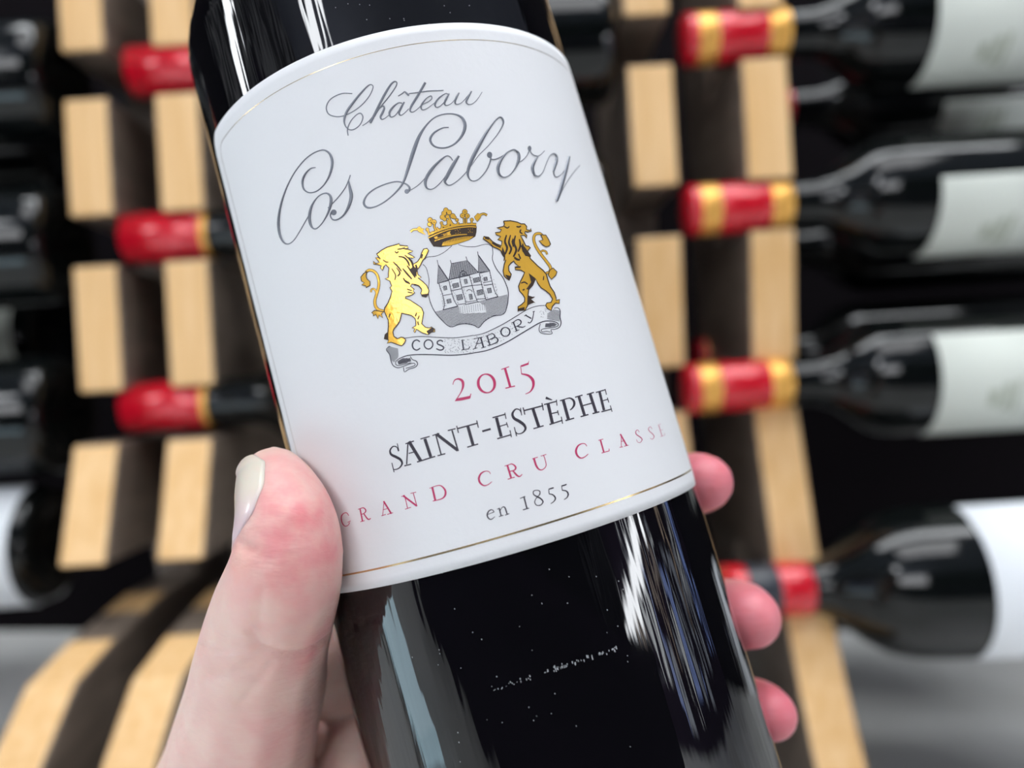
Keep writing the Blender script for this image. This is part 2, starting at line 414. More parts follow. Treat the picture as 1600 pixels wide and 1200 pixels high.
class Ink:
    """printed shapes, drawn flat in a local sheet frame and laid on the label's surface"""
    def __init__(s, lift=0.00003): s.v, s.f, s.m, s.lift, s.k, s.q = [], [], [], lift, 1.0, 0.0
    def frame(s, x0, y0, sc_): s.x0, s.y0, s.s = x0, y0, sc_; return s
    def put(s, x, y, lift=None):
        p = hit(s.x0 + x / s.s, s.y0 + y / s.s, R + TK + (s.lift if lift is None else lift))
        s.v.append(loc(p)); return len(s.v) - 1
    def stroke(s, pts, w, m=0, closed=False, n=6, smooth=True, ridge=0.0, taper=False):
        P = [(p[0], p[1], (p[2] if len(p) > 2 else w)) for p in pts]
        C = catmull(P, n, closed) if smooth else P
        if closed and smooth: C = C[:-1]
        N = len(C); rows = []
        for i, (x, y, ww) in enumerate(C):
            a = C[(i - 1) % N] if (closed or i > 0) else C[0]
            b = C[(i + 1) % N] if (closed or i < N - 1) else C[-1]
            dx, dy = b[0] - a[0], b[1] - a[1]; L = math.hypot(dx, dy) or 1
            nx, ny = -dy / L, dx / L; k = max(ww * s.k + s.q, 0.3) / 2
            r = [s.put(x - nx * k, y - ny * k)]
            if ridge: r.append(s.put(x, y, s.lift + ridge * min(1, ww / 14)))
            r.append(s.put(x + nx * k, y + ny * k)); rows.append(r)
        rng = range(N if closed else N - 1)
        for i in rng:
            j = (i + 1) % N
            for k in range(len(rows[0]) - 1):
                s.f.append((rows[i][k], rows[j][k], rows[j][k + 1], rows[i][k + 1])); s.m.append(m)
    def line(s, x0, y0, x1, y1, w, m=0):
        s.stroke([(x0, y0), (x1, y1)], w, m, n=max(2, int(math.hypot(x1 - x0, y1 - y0) / s.s / 6)))
    def poly(s, pts, m=0, smooth=0, lift=None):
        P = catmull(pts, smooth, True)[:-1] if smooth else pts
        tri = tessellate_polygon([[Vector((x, y, 0)) for x, y in P]])
        bm = bmesh.new()
        vs = [bm.verts.new((x, y, 0)) for x, y in P]
        for t in tri:
            try: bm.faces.new([vs[i] for i in t])
            except ValueError: pass
        big = [e for e in bm.edges if e.calc_length() / s.s > 14]
        for _ in range(2):
            if not big: break
            bmesh.ops.subdivide_edges(bm, edges=big, cuts=1); bmesh.ops.triangulate(bm, faces=bm.faces)
            big = [e for e in bm.edges if e.calc_length() / s.s > 14]
        bm.verts.index_update(); idx = [s.put(v.co.x, v.co.y, lift) for v in bm.verts]
        for f in bm.faces: s.f.append(tuple(idx[v.index] for v in f.verts)); s.m.append(m)
        bm.free()
    def disc(s, x, y, r, m=0, n=14, ry=None, lift=None):
        s.poly([(x + r * math.cos(2 * math.pi * k / n), y + (ry or r) * math.sin(2 * math.pi * k / n)) for k in range(n)], m, lift=lift)
    def ring(s, x, y, rx, ry, w, m=0, rot=0, thick=None):
        pts = []
        for k in range(16):
            t = 2 * math.pi * k / 16; a, b = rx * math.cos(t), ry * math.sin(t)
            ww = w if thick is None else w + (thick - w) * abs(math.cos(t)) ** 1.5
            c, q = math.cos(rot), math.sin(rot); pts.append((x + a * c - b * q, y + a * q + b * c, ww))
        s.stroke(pts, w, m, True, n=3)
    def hatch(s, poly, dx, dy, step, w, m=0):
        """parallel lines along (dx,dy) clipped to poly"""
        L = math.hypot(dx, dy); dx, dy = dx / L, dy / L; nx, ny = -dy, dx
        ks = [x * nx + y * ny for x, y in poly]; k = min(ks) + step / 2
        while k < max(ks):
            xs = []
            for (x0, y0), (x1, y1) in zip(poly, poly[1:] + poly[:1]):
                a, b = x0 * nx + y0 * ny - k, x1 * nx + y1 * ny - k
                if (a < 0) != (b < 0):
                    t = a / (a - b); xs.append((x0 + (x1 - x0) * t) * dx + (y0 + (y1 - y0) * t) * dy)
            xs.sort()
            for u0, u1 in zip(xs[::2], xs[1::2]):
                s.line(dx * u0 + nx * k, dy * u0 + ny * k, dx * u1 + nx * k, dy * u1 + ny * k, w, m)
            k += step
    def build(s, name, mats, label=None, smooth=True, parent=None):
        o = mesh_obj(name, s.v, s.f, mats, parent or LABEL, smooth, s.m)
        bm = bmesh.new(); bm.from_mesh(o.data)
        # every face must look away from the bottle axis
        bm.normal_update()
        for f in bm.faces:
            c = f.calc_center_median(); n = Vector((c.x, c.y, 0))
            if f.normal.dot(n) < 0: f.normal_flip()
        bm.to_mesh(o.data); bm.free()
        if label: o['label'] = label
        return o

# gold frame line of the label
fr = Ink(0.00004)
def frame_pts():
    s0, s1 = math.radians(TH0) * R + 0.0029, math.radians(TH1) * R - 0.0022
    h0, h1 = -0.0105, 0.0690; out = []
    def arc(cx, cy, a0):
        for k in range(7):
            a = math.radians(a0 + 90 * k / 6); out.append((cx + .0022 * math.cos(a), cy + .0022 * math.sin(a)))
    arc(s1 - .0022, h1 - .0022, 0); arc(s0 + .0022, h1 - .0022, 90)
    out.append((s0, h0)); out.append((s1, h0))
    res = []
    for (a, b), (c, d) in zip(out, out[1:] + out[:1]):
        n = max(1, int(math.hypot(c - a, d - b) / 0.0015))
        for k in range(n): res.append((a + (c - a) * k / n, b + (d - b) * k / n))
    return res
FP = frame_pts(); n = len(FP); V, Fc = [], []
cxm = sum(p[0] for p in FP) / n; cym = sum(p[1] for p in FP) / n
for i, (s_, h_) in enumerate(FP):
    a, b = FP[i - 1], FP[(i + 1) % n]; dx, dy = b[0] - a[0], b[1] - a[1]; L = math.hypot(dx, dy)
    wd = 0.00028 if h_ < -0.0100 else 0.00010
    nx, ny = -dy / L * wd / 2, dx / L * wd / 2
    for sg in (-1, 1):
        V.append(loc(cyl(math.degrees((s_ + sg * nx) / R), h_ + sg * ny, R + TK + .00004)))
for i in range(n):
    j = (i + 1) % n; Fc.append((2 * i, 2 * i + 1, 2 * j + 1, 2 * j))
o = mesh_obj('gold_frame_line', V, Fc, M['gold_line'], LABEL, True); o['label'] = 'thin gold frame line around the label'

# ---- script title
T = Ink(0.00002); RG = 0.00026; T.k = 1.12; T.q = 2.2
G = (420, 110, 4.138); Hf = (640, 130, 5.714); Af = (420, 110, 3.2)
T.frame(*G)
def S(pts, w=5, **k): T.stroke(pts, w, 0, ridge=RG, n=7, **k)
S([(540,150,4),(470,150,4),(400,185,4),(372,235,5),(385,280,5),(430,298,4),(482,294,4),(545,265,4),(602,222,4),(650,165,4),(674,110,4),(662,92,4),(638,102,6),(590,152,9),(540,215,12),(505,265,12),(488,312,10),(492,352,6),(515,380,4),(550,381,4),(590,350,4),(608,305,5),(595,278,5),(570,285,4),(535,320,4),(514,360,5),(508,390,5),(513,422,4)])
S([(605,358,3),(650,325,4),(700,262,5),(770,178,5),(818,110,5),(828,80,5),(812,72,6),(788,92,9),(752,150,12),(715,220,12),(682,288,12),(655,340,12)])
S([(684,300,3),(712,250,5),(738,230,6),(746,245,9),(734,275,11),(722,300,9),(730,316,5),(750,310,3),(778,288,3)])
S([(862,212,5),(838,210,5),(802,238,9),(780,272,10),(788,300,6),(815,292,4),(842,258,4),(866,215,4)])
S([(876,204,6),(856,240,11),(842,272,10),(852,290,5),(875,278,3),(905,248,3)])
S([(836,166,4),(862,150,5),(878,138,5),(892,148,9),(906,163,7)])
S([(1012,78,12),(962,165,12),(925,225,11),(913,258,7),(928,270,4),(955,255,3),(990,222,3)])
S([(905,150,4),(960,143,5),(1035,133,5),(1110,130,4),(1130,128,3)])
T.frame(*Hf)
S([(92,205,3),(118,188,4),(165,165,5),(198,138,6),(190,113,6),(150,135,6),(112,182,12),(102,218,11),(118,238,6),(160,222,4),(222,175,3)])
S([(342,98,5),(320,92,5),(262,130,10),(228,182,13),(238,214,7),(275,202,5),(318,155,4),(346,100,4)])
S([(352,92,8),(326,140,14),(312,178,12),(325,198,6),(365,185,4),(408,140,3),(440,88,3)])
S([(442,84,8),(416,130,14),(405,170,12),(422,188,6),(465,172,4),(520,112,4),(548,74,4)])
S([(552,70,8),(522,125,14),(506,165,12),(520,186,6),(560,183,4),(608,140,4),(648,78,3)])
T.frame(*G)
S([(303,628,3),(270,635,5),(235,670,9),(218,715,11),(225,765,8),(260,790,5),(310,780,5),(360,735,6),(395,670,10),(410,600,14),(400,550,12),(375,522,8),(340,515,5),(280,540,5),(220,590,5),(160,670,5),(110,770,7),(75,880,10),(62,980,14),(70,1060,12),(95,1110,8),(125,1122,5),(160,1100,4),(200,1040,4),(240,970,4),(268,920,3)])
S([(365,794,6),(320,815,5),(280,870,10),(264,930,16),(266,985,14),(285,1020,7),(312,1020,5),(350,980,5),(385,915,10),(402,850,16),(395,808,11)], closed=True)
S([(382,890,3),(440,830,4),(490,765,4),(515,712,5),(527,676,4)])
S([(516,712,4),(524,760,14),(533,812,19),(520,870,16),(488,930,9),(448,962,6),(415,965,6),(398,940,6),(405,915,8)])
T.disc(420, 918, 19)
T.frame(*Af)
S([(900,285,3),(868,288,4),(825,313,7),(807,348,9),(830,380,6),(880,387,5),(930,366,6),(968,322,10),(981,275,13),(966,237,10),(930,219,5),(880,218,4),(830,235,4),(787,275,6),(752,330,12),(725,400,16),(700,480,13),(672,560,8),(632,612,5),(580,656,4),(530,682,4),(492,685,7),(475,662,8),(490,625,5),(530,592,4),(588,567,4),(640,556,4),(682,566,5),(703,585,7),(700,605,9)])
T.disc(690, 605, 12)
T.frame(*Hf)
S([(8,955,3),(70,915,4),(125,862,4),(180,790,4)])
S([(385,690,6),(362,657,6),(322,652,7),(250,710,16),(182,790,24),(142,870,22),(150,930,13),(190,947,6),(240,922,5),(310,845,5),(372,740,5),(400,690,5)])
S([(440,648,14),(386,735,27),(335,830,26),(315,878,18),(345,909,7),(390,897,5),(460,842,5),(540,750,4),(620,640,4),(700,560,4),(788,450,5),(836,362,10),(828,315,12),(800,303,8),(750,350,9),(680,450,20),(612,570,28),(552,690,28),(520,790,20),(532,850,9),(570,873,6),(622,852,6),(682,782,7),(715,712,9),(728,655,8)])
T.disc(714, 640, 24, ry=28)
S([(716,655,5),(732,678,6),(770,676,6),(830,648,5),(880,612,5)])
S([(920,594,8),(868,620,9),(820,680,18),(790,752,26),(800,812,18),(840,839,8),(892,820,6),(942,760,10),(972,690,22),(975,632,18),(950,600,10)], closed=True)
S([(960,712,4),(1000,692,5),(1040,655,5),(1062,615,6),(1070,585,8)])
T.disc(1071, 583, 17, ry=25)
S([(1072,590,6),(1088,625,6),(1118,646,6),(1160,645,4),(1206,602,3)])
S([(1150,646,5),(1122,690,16),(1098,750,24),(1112,812,16),(1150,829,7),(1190,792,5),(1222,712,5),(1250,652,5),(1284,628,7),(1310,645,14),(1312,692,22),(1297,745,20),(1286,792,12),(1302,835,6),(1340,826,5),(1382,780,5),(1412,712,5)])
S([(1426,652,16),(1412,712,22),(1396,780,24),(1362,900,27),(1335,990,26),(1312,1052,22)])
S([(1345,1000,3),(1385,915,4),(1450,815,4),(1522,732,3)])
T.build('script_title', M['silver'], 'embossed silver-grey handwriting reading Château Cos Labory')

# ---- vintage, appellation and classification
Y = Ink(0.00003); Y.frame(590, 460, 5.333)
Y.stroke([(627,752,6),(640,717,8),(672,704,14),(706,722,22),(712,765,19),(696,812,9),(668,858,7),(646,890,6)], 14)
Y.poly([(645,890),(655,868),(768,845),(774,826),(781,828),(772,868),(700,884)])
Y.ring(907, 742, 68, 78, 10, rot=-.25, thick=24)
Y.line(1062, 618, 1107, 775, 20); Y.line(1030, 626, 1096, 602, 7); Y.line(1065, 782, 1145, 763, 9)
Y.poly([(1190,592),(1252,570),(1262,548),(1258,585),(1200,605)])
Y.stroke([(1192,598),(1200,665)], 6); Y.stroke([(1198,662,10),(1255,676,18),(1293,714,24),(1297,765,19),(1272,810,10),(1232,830,5)], 14)
Y.build('vintage_year', M['ink_red'], 'red year 2015')

def serifs(I, L):
    for p in L: I.line(*p)
Ap = Ink(0.00003); Ap.q = 3; Ap.frame(600, 600, 8)
Ap.stroke([(180,842,8),(160,790,10),(112,782,12),(76,830,18),(90,880,26),(150,912,30),(205,945,28),(226,995,20),(190,1050,12),(130,1070,9),(110,1045,6)], 14)
serifs(Ap, [(165,742,187,838,8),(98,985,126,1103,9),(298,745,283,1005,13),(312,718,460,962,38),(308,868,390,846,10),(268,748,375,712,12),(254,1024,340,1002,12),(412,975,535,938,13),
 (510,685,585,912,36),(455,688,572,655,12),(500,947,640,905,13),(648,635,715,885,15),(655,625,922,830,36),(850,580,928,838,17),(605,645,692,616,11),(668,898,767,870,12),(797,583,895,558,12),
 (1045,520,1115,768,36),(912,560,1168,490,15),(908,523,931,612,11),(1158,455,1180,547,11),(1040,790,1177,750,13),(1228,592,1334,562,22)])
Ap.frame(770, 590, 8)
serifs(Ap, [(45,500,105,738,36),(-4,502,158,458,13),(150,438,166,516,9),(85,610,183,580,11),(170,558,191,624,9),(55,765,232,713,13),(215,658,233,745,9),
 (500,385,575,613,36),(385,415,632,350,15),(379,373,401,463,11),(614,318,632,410,11),(508,639,636,601,13),
 (690,325,745,568,36),(640,338,802,295,13),(795,276,803,352,9),(725,452,817,430,11),(808,408,824,470,9),(708,587,872,533,13),(855,488,873,577,9),
 (880,280,945,518,36),(838,290,905,270,11),(908,537,1018,506,13),
 (1075,235,1147,472,33),(1215,203,1290,432,33),(1120,352,1252,316,12),(1028,246,1122,218,12),(1097,489,1196,461,13),(1175,212,1264,184,12),(1246,451,1332,427,13),
 (1335,178,1390,408,29),(1288,186,1412,150,11),(1404,143,1421,212,8),(1368,292,1442,270,9),(1432,250,1450,312,8),(1358,427,1488,393,11),(1468,348,1491,427,8),
 (345,378,361,472,9),(268,618,298,732,9)])
Ap.stroke([(354,440,8),(332,402,11),(285,396,14),(246,450,26),(266,508,32),(330,546,36),(390,592,32),(408,642,24),(370,690,13),(312,702,9),(278,668,7)], 14)
Ap.stroke([(888,275,9),(960,256,13),(1008,285,24),(1018,335,26),(995,380,16),(965,405,10)], 14)
Ap.stroke([(662,252,30),(700,266,20),(743,280,6)], 14, smooth=False)
Ap.build('appellation_lettering', M['ink'], 'charcoal capitals reading SAINT-ESTÈPHE')

Cl = Ink(0.00003); Cl.q = 2; Cl.frame(525, 730, 8)
Cl.stroke([(160,605,6),(132,570,7),(92,580,9),(66,622,12),(76,692,12),(110,735,9),(150,726,7),(172,690,7)], 8); Cl.line(145, 690, 182, 672, 6)
serifs(Cl, [(300,520,332,678,15),(275,526,330,510,6),(305,682,358,668,7),(600,430,583,602,6),(595,425,692,582,18),(588,532,640,518,6),(568,608,622,590,7),(640,590,713,568,7),
 (860,362,895,515,8),(838,355,1010,485,20),(965,322,1012,488,8),(815,368,862,350,6),(863,526,938,500,7),(930,328,1002,312,6),(1203,250,1242,418,23),(1168,264,1215,248,6)])
Cl.stroke([(285,524,8),(342,508,10),(372,540,13),(355,574,9),(315,590,7)], 8); Cl.stroke([(345,578,12),(400,650,14),(436,638,7)], 10)
Cl.stroke([(1195,252,7),(1298,228,10),(1360,280,20),(1366,345,22),(1322,394,12),(1208,424,7)], 10)
Cl.frame(720, 680, 8)
for dx, dy in ((0, 0), (1230, -345)):
    k = 1 if dx == 0 else .93
    Cl.stroke([(dx+(x)*k, dy+y, w_) for x, y, w_ in [(372,484,6),(348,454,8),(300,452,10),(250,482,18),(226,540,24),(242,596,22),(290,630,14),(340,618,9),(390,580,6)]], 10)
serifs(Cl, [(580,372,632,542,22),(548,386,600,370,7),(586,551,674,524,9),(893,296,962,274,8),(1000,262,1068,240,7)])
Cl.stroke([(585,376,8),(640,360,11),(686,398,19),(670,436,14),(608,452,8)], 10); Cl.stroke([(648,440,16),(700,500,20),(735,516,13),(768,488,7)], 12)
Cl.stroke([(912,285,22),(945,385,22),(985,430,14),(1030,426,9),(1066,380,8),(1055,310,8),(1035,252,8)], 10)
Cl.frame(880, 640, 8)
serifs(Cl, [(465,378,510,538,18),(440,385,500,368,7),(480,543,577,515,8),(577,515,572,488,6),(725,312,726,472,6),(714,305,796,452,16),(722,402,772,384,6),(705,473,748,464,6),(763,459,817,444,6)])
Cl.build('classification_lettering', M['ink_red'], 'spaced red capitals reading GRAND CRU CLASSE')
Cp = Ink(0.00003); Cp.frame(880, 640, 8)
Cp.stroke([(952,282,5),(930,254,7),(906,275,10),(916,310,12),(960,342,13),(986,372,11),(965,410,7),(930,405,6),(917,372,5)], 10)
Cp.stroke([(1110,242,4),(1090,214,6),(1065,240,8),(1080,272,9),(1115,302,10),(1136,336,9),(1115,370,6),(1086,356,5)], 8)
serifs(Cp, [(1195,198,1236,332,8),(1183,196,1218,178,4),(1213,262,1246,250,4),(1213,340,1272,318,4),(1264,295,1272,320,4)])
Cp.build('classification_end_lettering', M['ink_pink'], 'last pale red letters SSE of the line')

En = Ink(0.00003); En.q = 3; En.frame(720, 680, 8)
En.stroke([(337,992,5),(375,975,5),(414,958,8),(388,932,8),(350,948,12),(330,995,15),(345,1036,13),(380,1052,9),(426,1018,5)], 10)
serifs(En, [(480,912,505,1012,14),(455,926,488,910,7),(478,1018,532,1000,8),(553,1000,606,980,8),(790,772,827,918,15),(740,791,806,764,8),(777,934,854,911,9)])
En.stroke([(490,945,5),(515,905,7),(540,896,10),(558,920,14),(580,990,14)], 10)
En.stroke([(958,770,14),(912,742,10),(908,702,8),(948,688,7),(986,700,9),(986,740,10),(942,790,7),(924,838,9),(950,876,8),(1000,872,9),(1027,832,12),(1002,795,15)], 10, closed=True)
for q in ([(1098,676),(1150,660),(1162,655)], [(1258,636),(1310,620),(1322,610)]): En.stroke([(q[0][0],q[0][1],12),(q[1][0],q[1][1],14),(q[2][0],q[2][1],6)], 10)
En.line(1099, 680, 1105, 735, 6); En.line(1261, 640, 1268, 690, 6)
En.stroke([(1103,733,8),(1150,745,13),(1182,785,16),(1166,825,10),(1125,856,5)], 10)
En.stroke([(1266,688,8),(1318,697,13),(1343,735,16),(1328,778,10),(1290,806,5)], 10)
En.build('date_lettering', M['ink'], 'small charcoal text en 1855')

# ---- crest: shield with the manor
Sh = Ink(0.00003); Sh.q = 1.2; Sh.frame(640, 310, 5.456)
shp = [(112,562),(140,590),(158,650),(166,705),(160,800),(175,880),(212,962),(270,1032),(345,1094),(420,1075),(480,1068),(550,1082),(590,1101),(640,1046),(710,1005),(800,986),(830,920),(840,860),(838,780),(798,680),(740,600),(706,520),(710,470),(706,412)]
Sh.stroke([(*p, 4 if i < 5 or i > 20 else 6) for i, p in enumerate(shp)], 5, n=4)
Sh.stroke([(706,412),(668,392),(620,396),(560,411),(480,410),(415,394)], 3.5); Sh.stroke([(130,520),(152,500),(230,490),(300,455),(362,402)], 3.5)
low = [(215,966),(832,818),(840,862),(828,922),(800,984),(708,1004),(640,1045),(590,1098),(550,1080),(480,1068),(420,1074),(345,1092),(270,1030)]
Sh.hatch(low, 617, -148, 9.5, 2.6)
K = (675, 390, 10); Sh.frame(*K); Sh.q = 2
white = Ink(0.00005); white.frame(*K)
white.poly([(420,880),(500,870),(740,825),(830,880),(850,985),(440,1000)])
for k in range(12):
    x = 440 + k * 34; Sh.lift = 0.00007
    for j in range(5): Sh.line(x + j*2, 895 - k*5 + j*22, x + j*2 + 3, 907 - k*5 + j*22, 6)
Sh.lift = 0.00003
roofs = [[(85,530),(97,240),(262,482)], [(265,470),(303,218),(552,172),(728,360),(580,398),(430,436)], [(728,360),(722,85),(902,332)]]
for rf in roofs: Sh.hatch(rf, 10, -2.3, 17, 6); Sh.stroke(rf + [rf[0]], 7, smooth=False)
Sh.hatch(roofs[1], 2, 10, 34, 2.5)
for p in [(80,160,98,245,7),(285,165,303,222,8),(530,108,552,176,8),(712,30,722,90,7),(98,240,262,482,14),(722,85,902,332,14),(552,172,728,360,9),
          (262,482,85,530,10),(170,945,402,885,14),(170,718,325,690,8),(270,470,590,400,9),(290,645,470,610,10),(470,590,628,560,10),(630,562,790,545,8),
          (745,370,900,335,9),(810,560,945,540,10),(842,786,1032,735,14),(800,520,930,490,7),(400,862,525,842,8),(700,775,840,765,8)]: Sh.line(*p)
for st in ([(110,530),(130,600),(158,680),(185,790),(192,880),(172,945)], [(265,485),(298,640),(345,790),(402,885)], [(430,440),(465,600),(500,720),(532,830)], [(582,400),(622,540),(660,680),(705,800)],
           [(740,370),(775,540),(808,660),(845,785)], [(900,335),(938,500),(980,650),(1032,735)]): Sh.stroke([(x, y, 9) for x, y in st], 9, n=4)
Sh.stroke([(532,822),(700,795),(742,825),(512,888),(532,822)], 7, smooth=False); Sh.line(520, 855, 725, 812, 5)
Sh.stroke([(425,430),(440,370),(485,330),(530,360),(560,410)], 8, n=4)
for (x, y, a, b) in [(200,600,48,62),(365,560,90,66),(520,498,44,70),(690,474,95,66),(832,460,52,56),(260,805,62,60),(425,745,84,80),(598,738,44,84),(742,668,84,76),(890,640,58,74),(495,388,34,34)]:
    q = [(x-a/2, y-b/2+a*.12), (x+a/2, y-b/2-a*.12), (x+a/2+b*.2, y+b/2-a*.12), (x-a/2+b*.2, y+b/2+a*.12)]
    Sh.stroke(q + [q[0]], 5, smooth=False); Sh.hatch(q, 2, 10, 13, 6)
rr_ = random.Random(3)
for k in range(150):   # short masonry strokes along the quoins
    ci = rr_.choice([((125,560),(190,900)),((280,500),(395,870)),((440,460),(528,820)),((600,420),(700,790)),((755,390),(840,770)),((915,400),(1010,720))])
    t_ = rr_.random(); x = ci[0][0] + (ci[1][0]-ci[0][0])*t_ + rr_.choice((-1,1))*rr_.uniform(6,24); y = ci[0][1] + (ci[1][1]-ci[0][1])*t_
    Sh.line(x, y, x + rr_.uniform(8,18), y - 3, 3)
Sh.stroke([(540,650),(575,625),(620,640),(625,665)], 8, n=4)
Sh.build('shield_drawing', M['ink_fine'], 'fine-line shield with a turreted manor house')
white.build('shield_path', M['paper'])

# ---- crest: ribbon
Rb = Ink(0.00003); Rb.q = 3; B1 = (590, 480, 10.667); B2 = (740, 460, 10.667)
Rb.frame(*B1)
Rb.stroke([(440,518,8),(600,496,8),(750,488,9),(950,500,9),(1250,511,9),(1450,492,8),(1600,468,8)], 8)
Rb.stroke([(300,912,9),(345,868,10),(410,835,11),(500,806,13),(650,790,14),(900,790,14),(1200,801,14),(1400,790,14),(1600,765,13)], 8)
Rb.stroke([(202,645,8),(146,708,10),(202,790,12),(222,890,13),(262,975,12),(340,1010,10),(430,985,9),(550,942,9),(610,935,9),(625,965,9),(590,985,9),(470,1020,8)], 8, n=5)
Rb.stroke([(300,912,8),(305,955,9),(350,972,9),(450,950,8),(560,925,8)], 8); Rb.stroke([(545,818,9),(580,872,10),(645,900,12),(665,950,12),(625,1000,11),(520,1035,10),(448,1078,9),(432,1000,9)], 8, n=5)
Rb.hatch([(202,650),(340,690),(350,820),(270,920),(230,880),(205,790),(150,712)], 10, -7, 20, 6)
Rb.hatch([(330,900),(420,850),(545,850),(560,905),(350,960)], 10, -2, 10, 5)
Rb.stroke([(705,575,17),(655,548,18),(602,570,20),(580,630,22),(600,690,20),(655,715,18),(710,682,16)], 18)
Rb.ring(848, 620, 72, 76, 18)
Rb.stroke([(1090,572,16),(1050,552,18),(1000,572,19),(1000,612,20),(1050,635,21),(1098,665,20),(1085,705,19),(1030,714,18),(978,690,16)], 18)
serifs(Rb, [(1412,552,1432,708,22),(1392,556,1445,546,9),(1400,714,1520,694,10),(1520,694,1540,655,10)])
Rb.frame(*B2)
Rb.stroke([(0,688,8),(150,655,8),(300,592,9),(500,490,9),(700,370,9),(900,250,8),(1050,197,8),(1190,182,7)], 8)
Rb.stroke([(0,975,13),(200,940,14),(400,870,15),(600,770,15),(800,650,15),(1000,530,14),(1100,475,14),(1200,445,13),(1320,448,12),(1400,480,11),(1408,520,11),(1360,545,9),(1260,560,8),(1160,575,8),(1125,600,8),(1150,625,8),(1220,615,7),(1285,630,7)], 8, n=5)
Rb.stroke([(1340,232,8),(1400,222,9),(1442,270,12),(1440,380,14),(1458,470,14),(1432,545,12),(1360,580,9),(1290,590,8),(1305,655,9),(1190,658,9),(1115,635,9),(1090,580,9),(1112,490,9)], 8, n=5)
Rb.hatch([(1230,320),(1330,250),(1435,270),(1435,460),(1380,445),(1225,420)], 10, 2, 20, 6)
Rb.hatch([(1200,480),(1340,470),(1395,500),(1340,540),(1190,545)], 10, 0, 11, 5)
serifs(Rb, [(92,715,22,900,12),(118,718,165,882,24),(0,742,150,712,10),(48,828,150,805,10),(128,895,205,872,11),(-10,912,62,890,10),
            (225,690,272,845,20),(198,698,240,684,9),(240,852,285,838,10),(660,462,722,612,20),(628,478,680,455,9),(688,622,762,588,10),(862,345,962,402,18),(845,362,880,335,9),(985,292,1020,280,9)])
Rb.stroke([(225,690,9),(310,655,12),(352,690,19),(330,730,15),(260,755,9)], 12, n=5); Rb.stroke([(262,756,9),(355,715,13),(402,750,22),(385,800,18),(262,850,10)], 12, n=5)
Rb.ring(530, 625, 74, 74, 13, thick=22)
Rb.stroke([(650,470,9),(735,420,13),(788,445,20),(775,500,15),(690,545,9)], 12, n=5); Rb.stroke([(722,530,15),(790,545,17),(830,545,12),(864,525,8)], 12, n=5)
Rb.stroke([(1004,290,9),(990,370,12),(970,440,14),(935,475,12),(905,462,16)], 12, n=5)
for k in range(230):
    if k < 95: Rb.frame(*B1); x = rr_.uniform(1110, 1600); y = rr_.uniform(530, 760)
    else: Rb.frame(*B2); x = rr_.uniform(0, 760); c = np.interp(x, [0,200,400,600,760], [830,790,715,610,515]); y = c + rr_.uniform(-115, 105)
    if k > 215: Rb.frame(*B2); x = rr_.uniform(1090, 1210); y = rr_.uniform(210, 400)
    Rb.line(x, y, x + 7, y - 4, 7)
Rb.build('ribbon_drawing', M['ink_fine'], 'curling ribbon lettered COS LABORY below the shield')

# ---- crest: crown and lions (gold foil fill with dark outline)
def lion(frame, body, tail, tufts, curl, mane, dark, label, mirrored=False):
    I = Ink(0.00005); I.frame(*frame); I.q = 3
    I.lift = 0.00005
    I.poly(body, 0)
    I.stroke(tail, 20, 0, n=5); I.stroke(curl, 10, 0, n=5)
    for t_ in tufts: I.poly(t_, 0)
    I.lift = 0.00003                               # dark edges of tail
    I.stroke([(p[0], p[1], p[2] + 10) for p in tail], 25, 1, n=5)
    I.stroke([(p[0], p[1], 18) for p in curl], 18, 1, n=5)
    I.lift = 0.00008
    I.stroke([(*p, 7) for p in body] + [(*body[0], 7)], 7, 1, smooth=False)
    for t_ in tufts: I.stroke([(*p, 6) for p in t_] + [(*t_[0], 6)], 6, 1, smooth=False)
    I.q = 7
    for m_ in mane: I.stroke(m_, 8, 1, n=4)
    I.q = 3
    for d_ in dark: I.poly(d_, 1)
    return I.build('gold_lion', [M['gold'], M['gold_dark']], label, smooth=False)
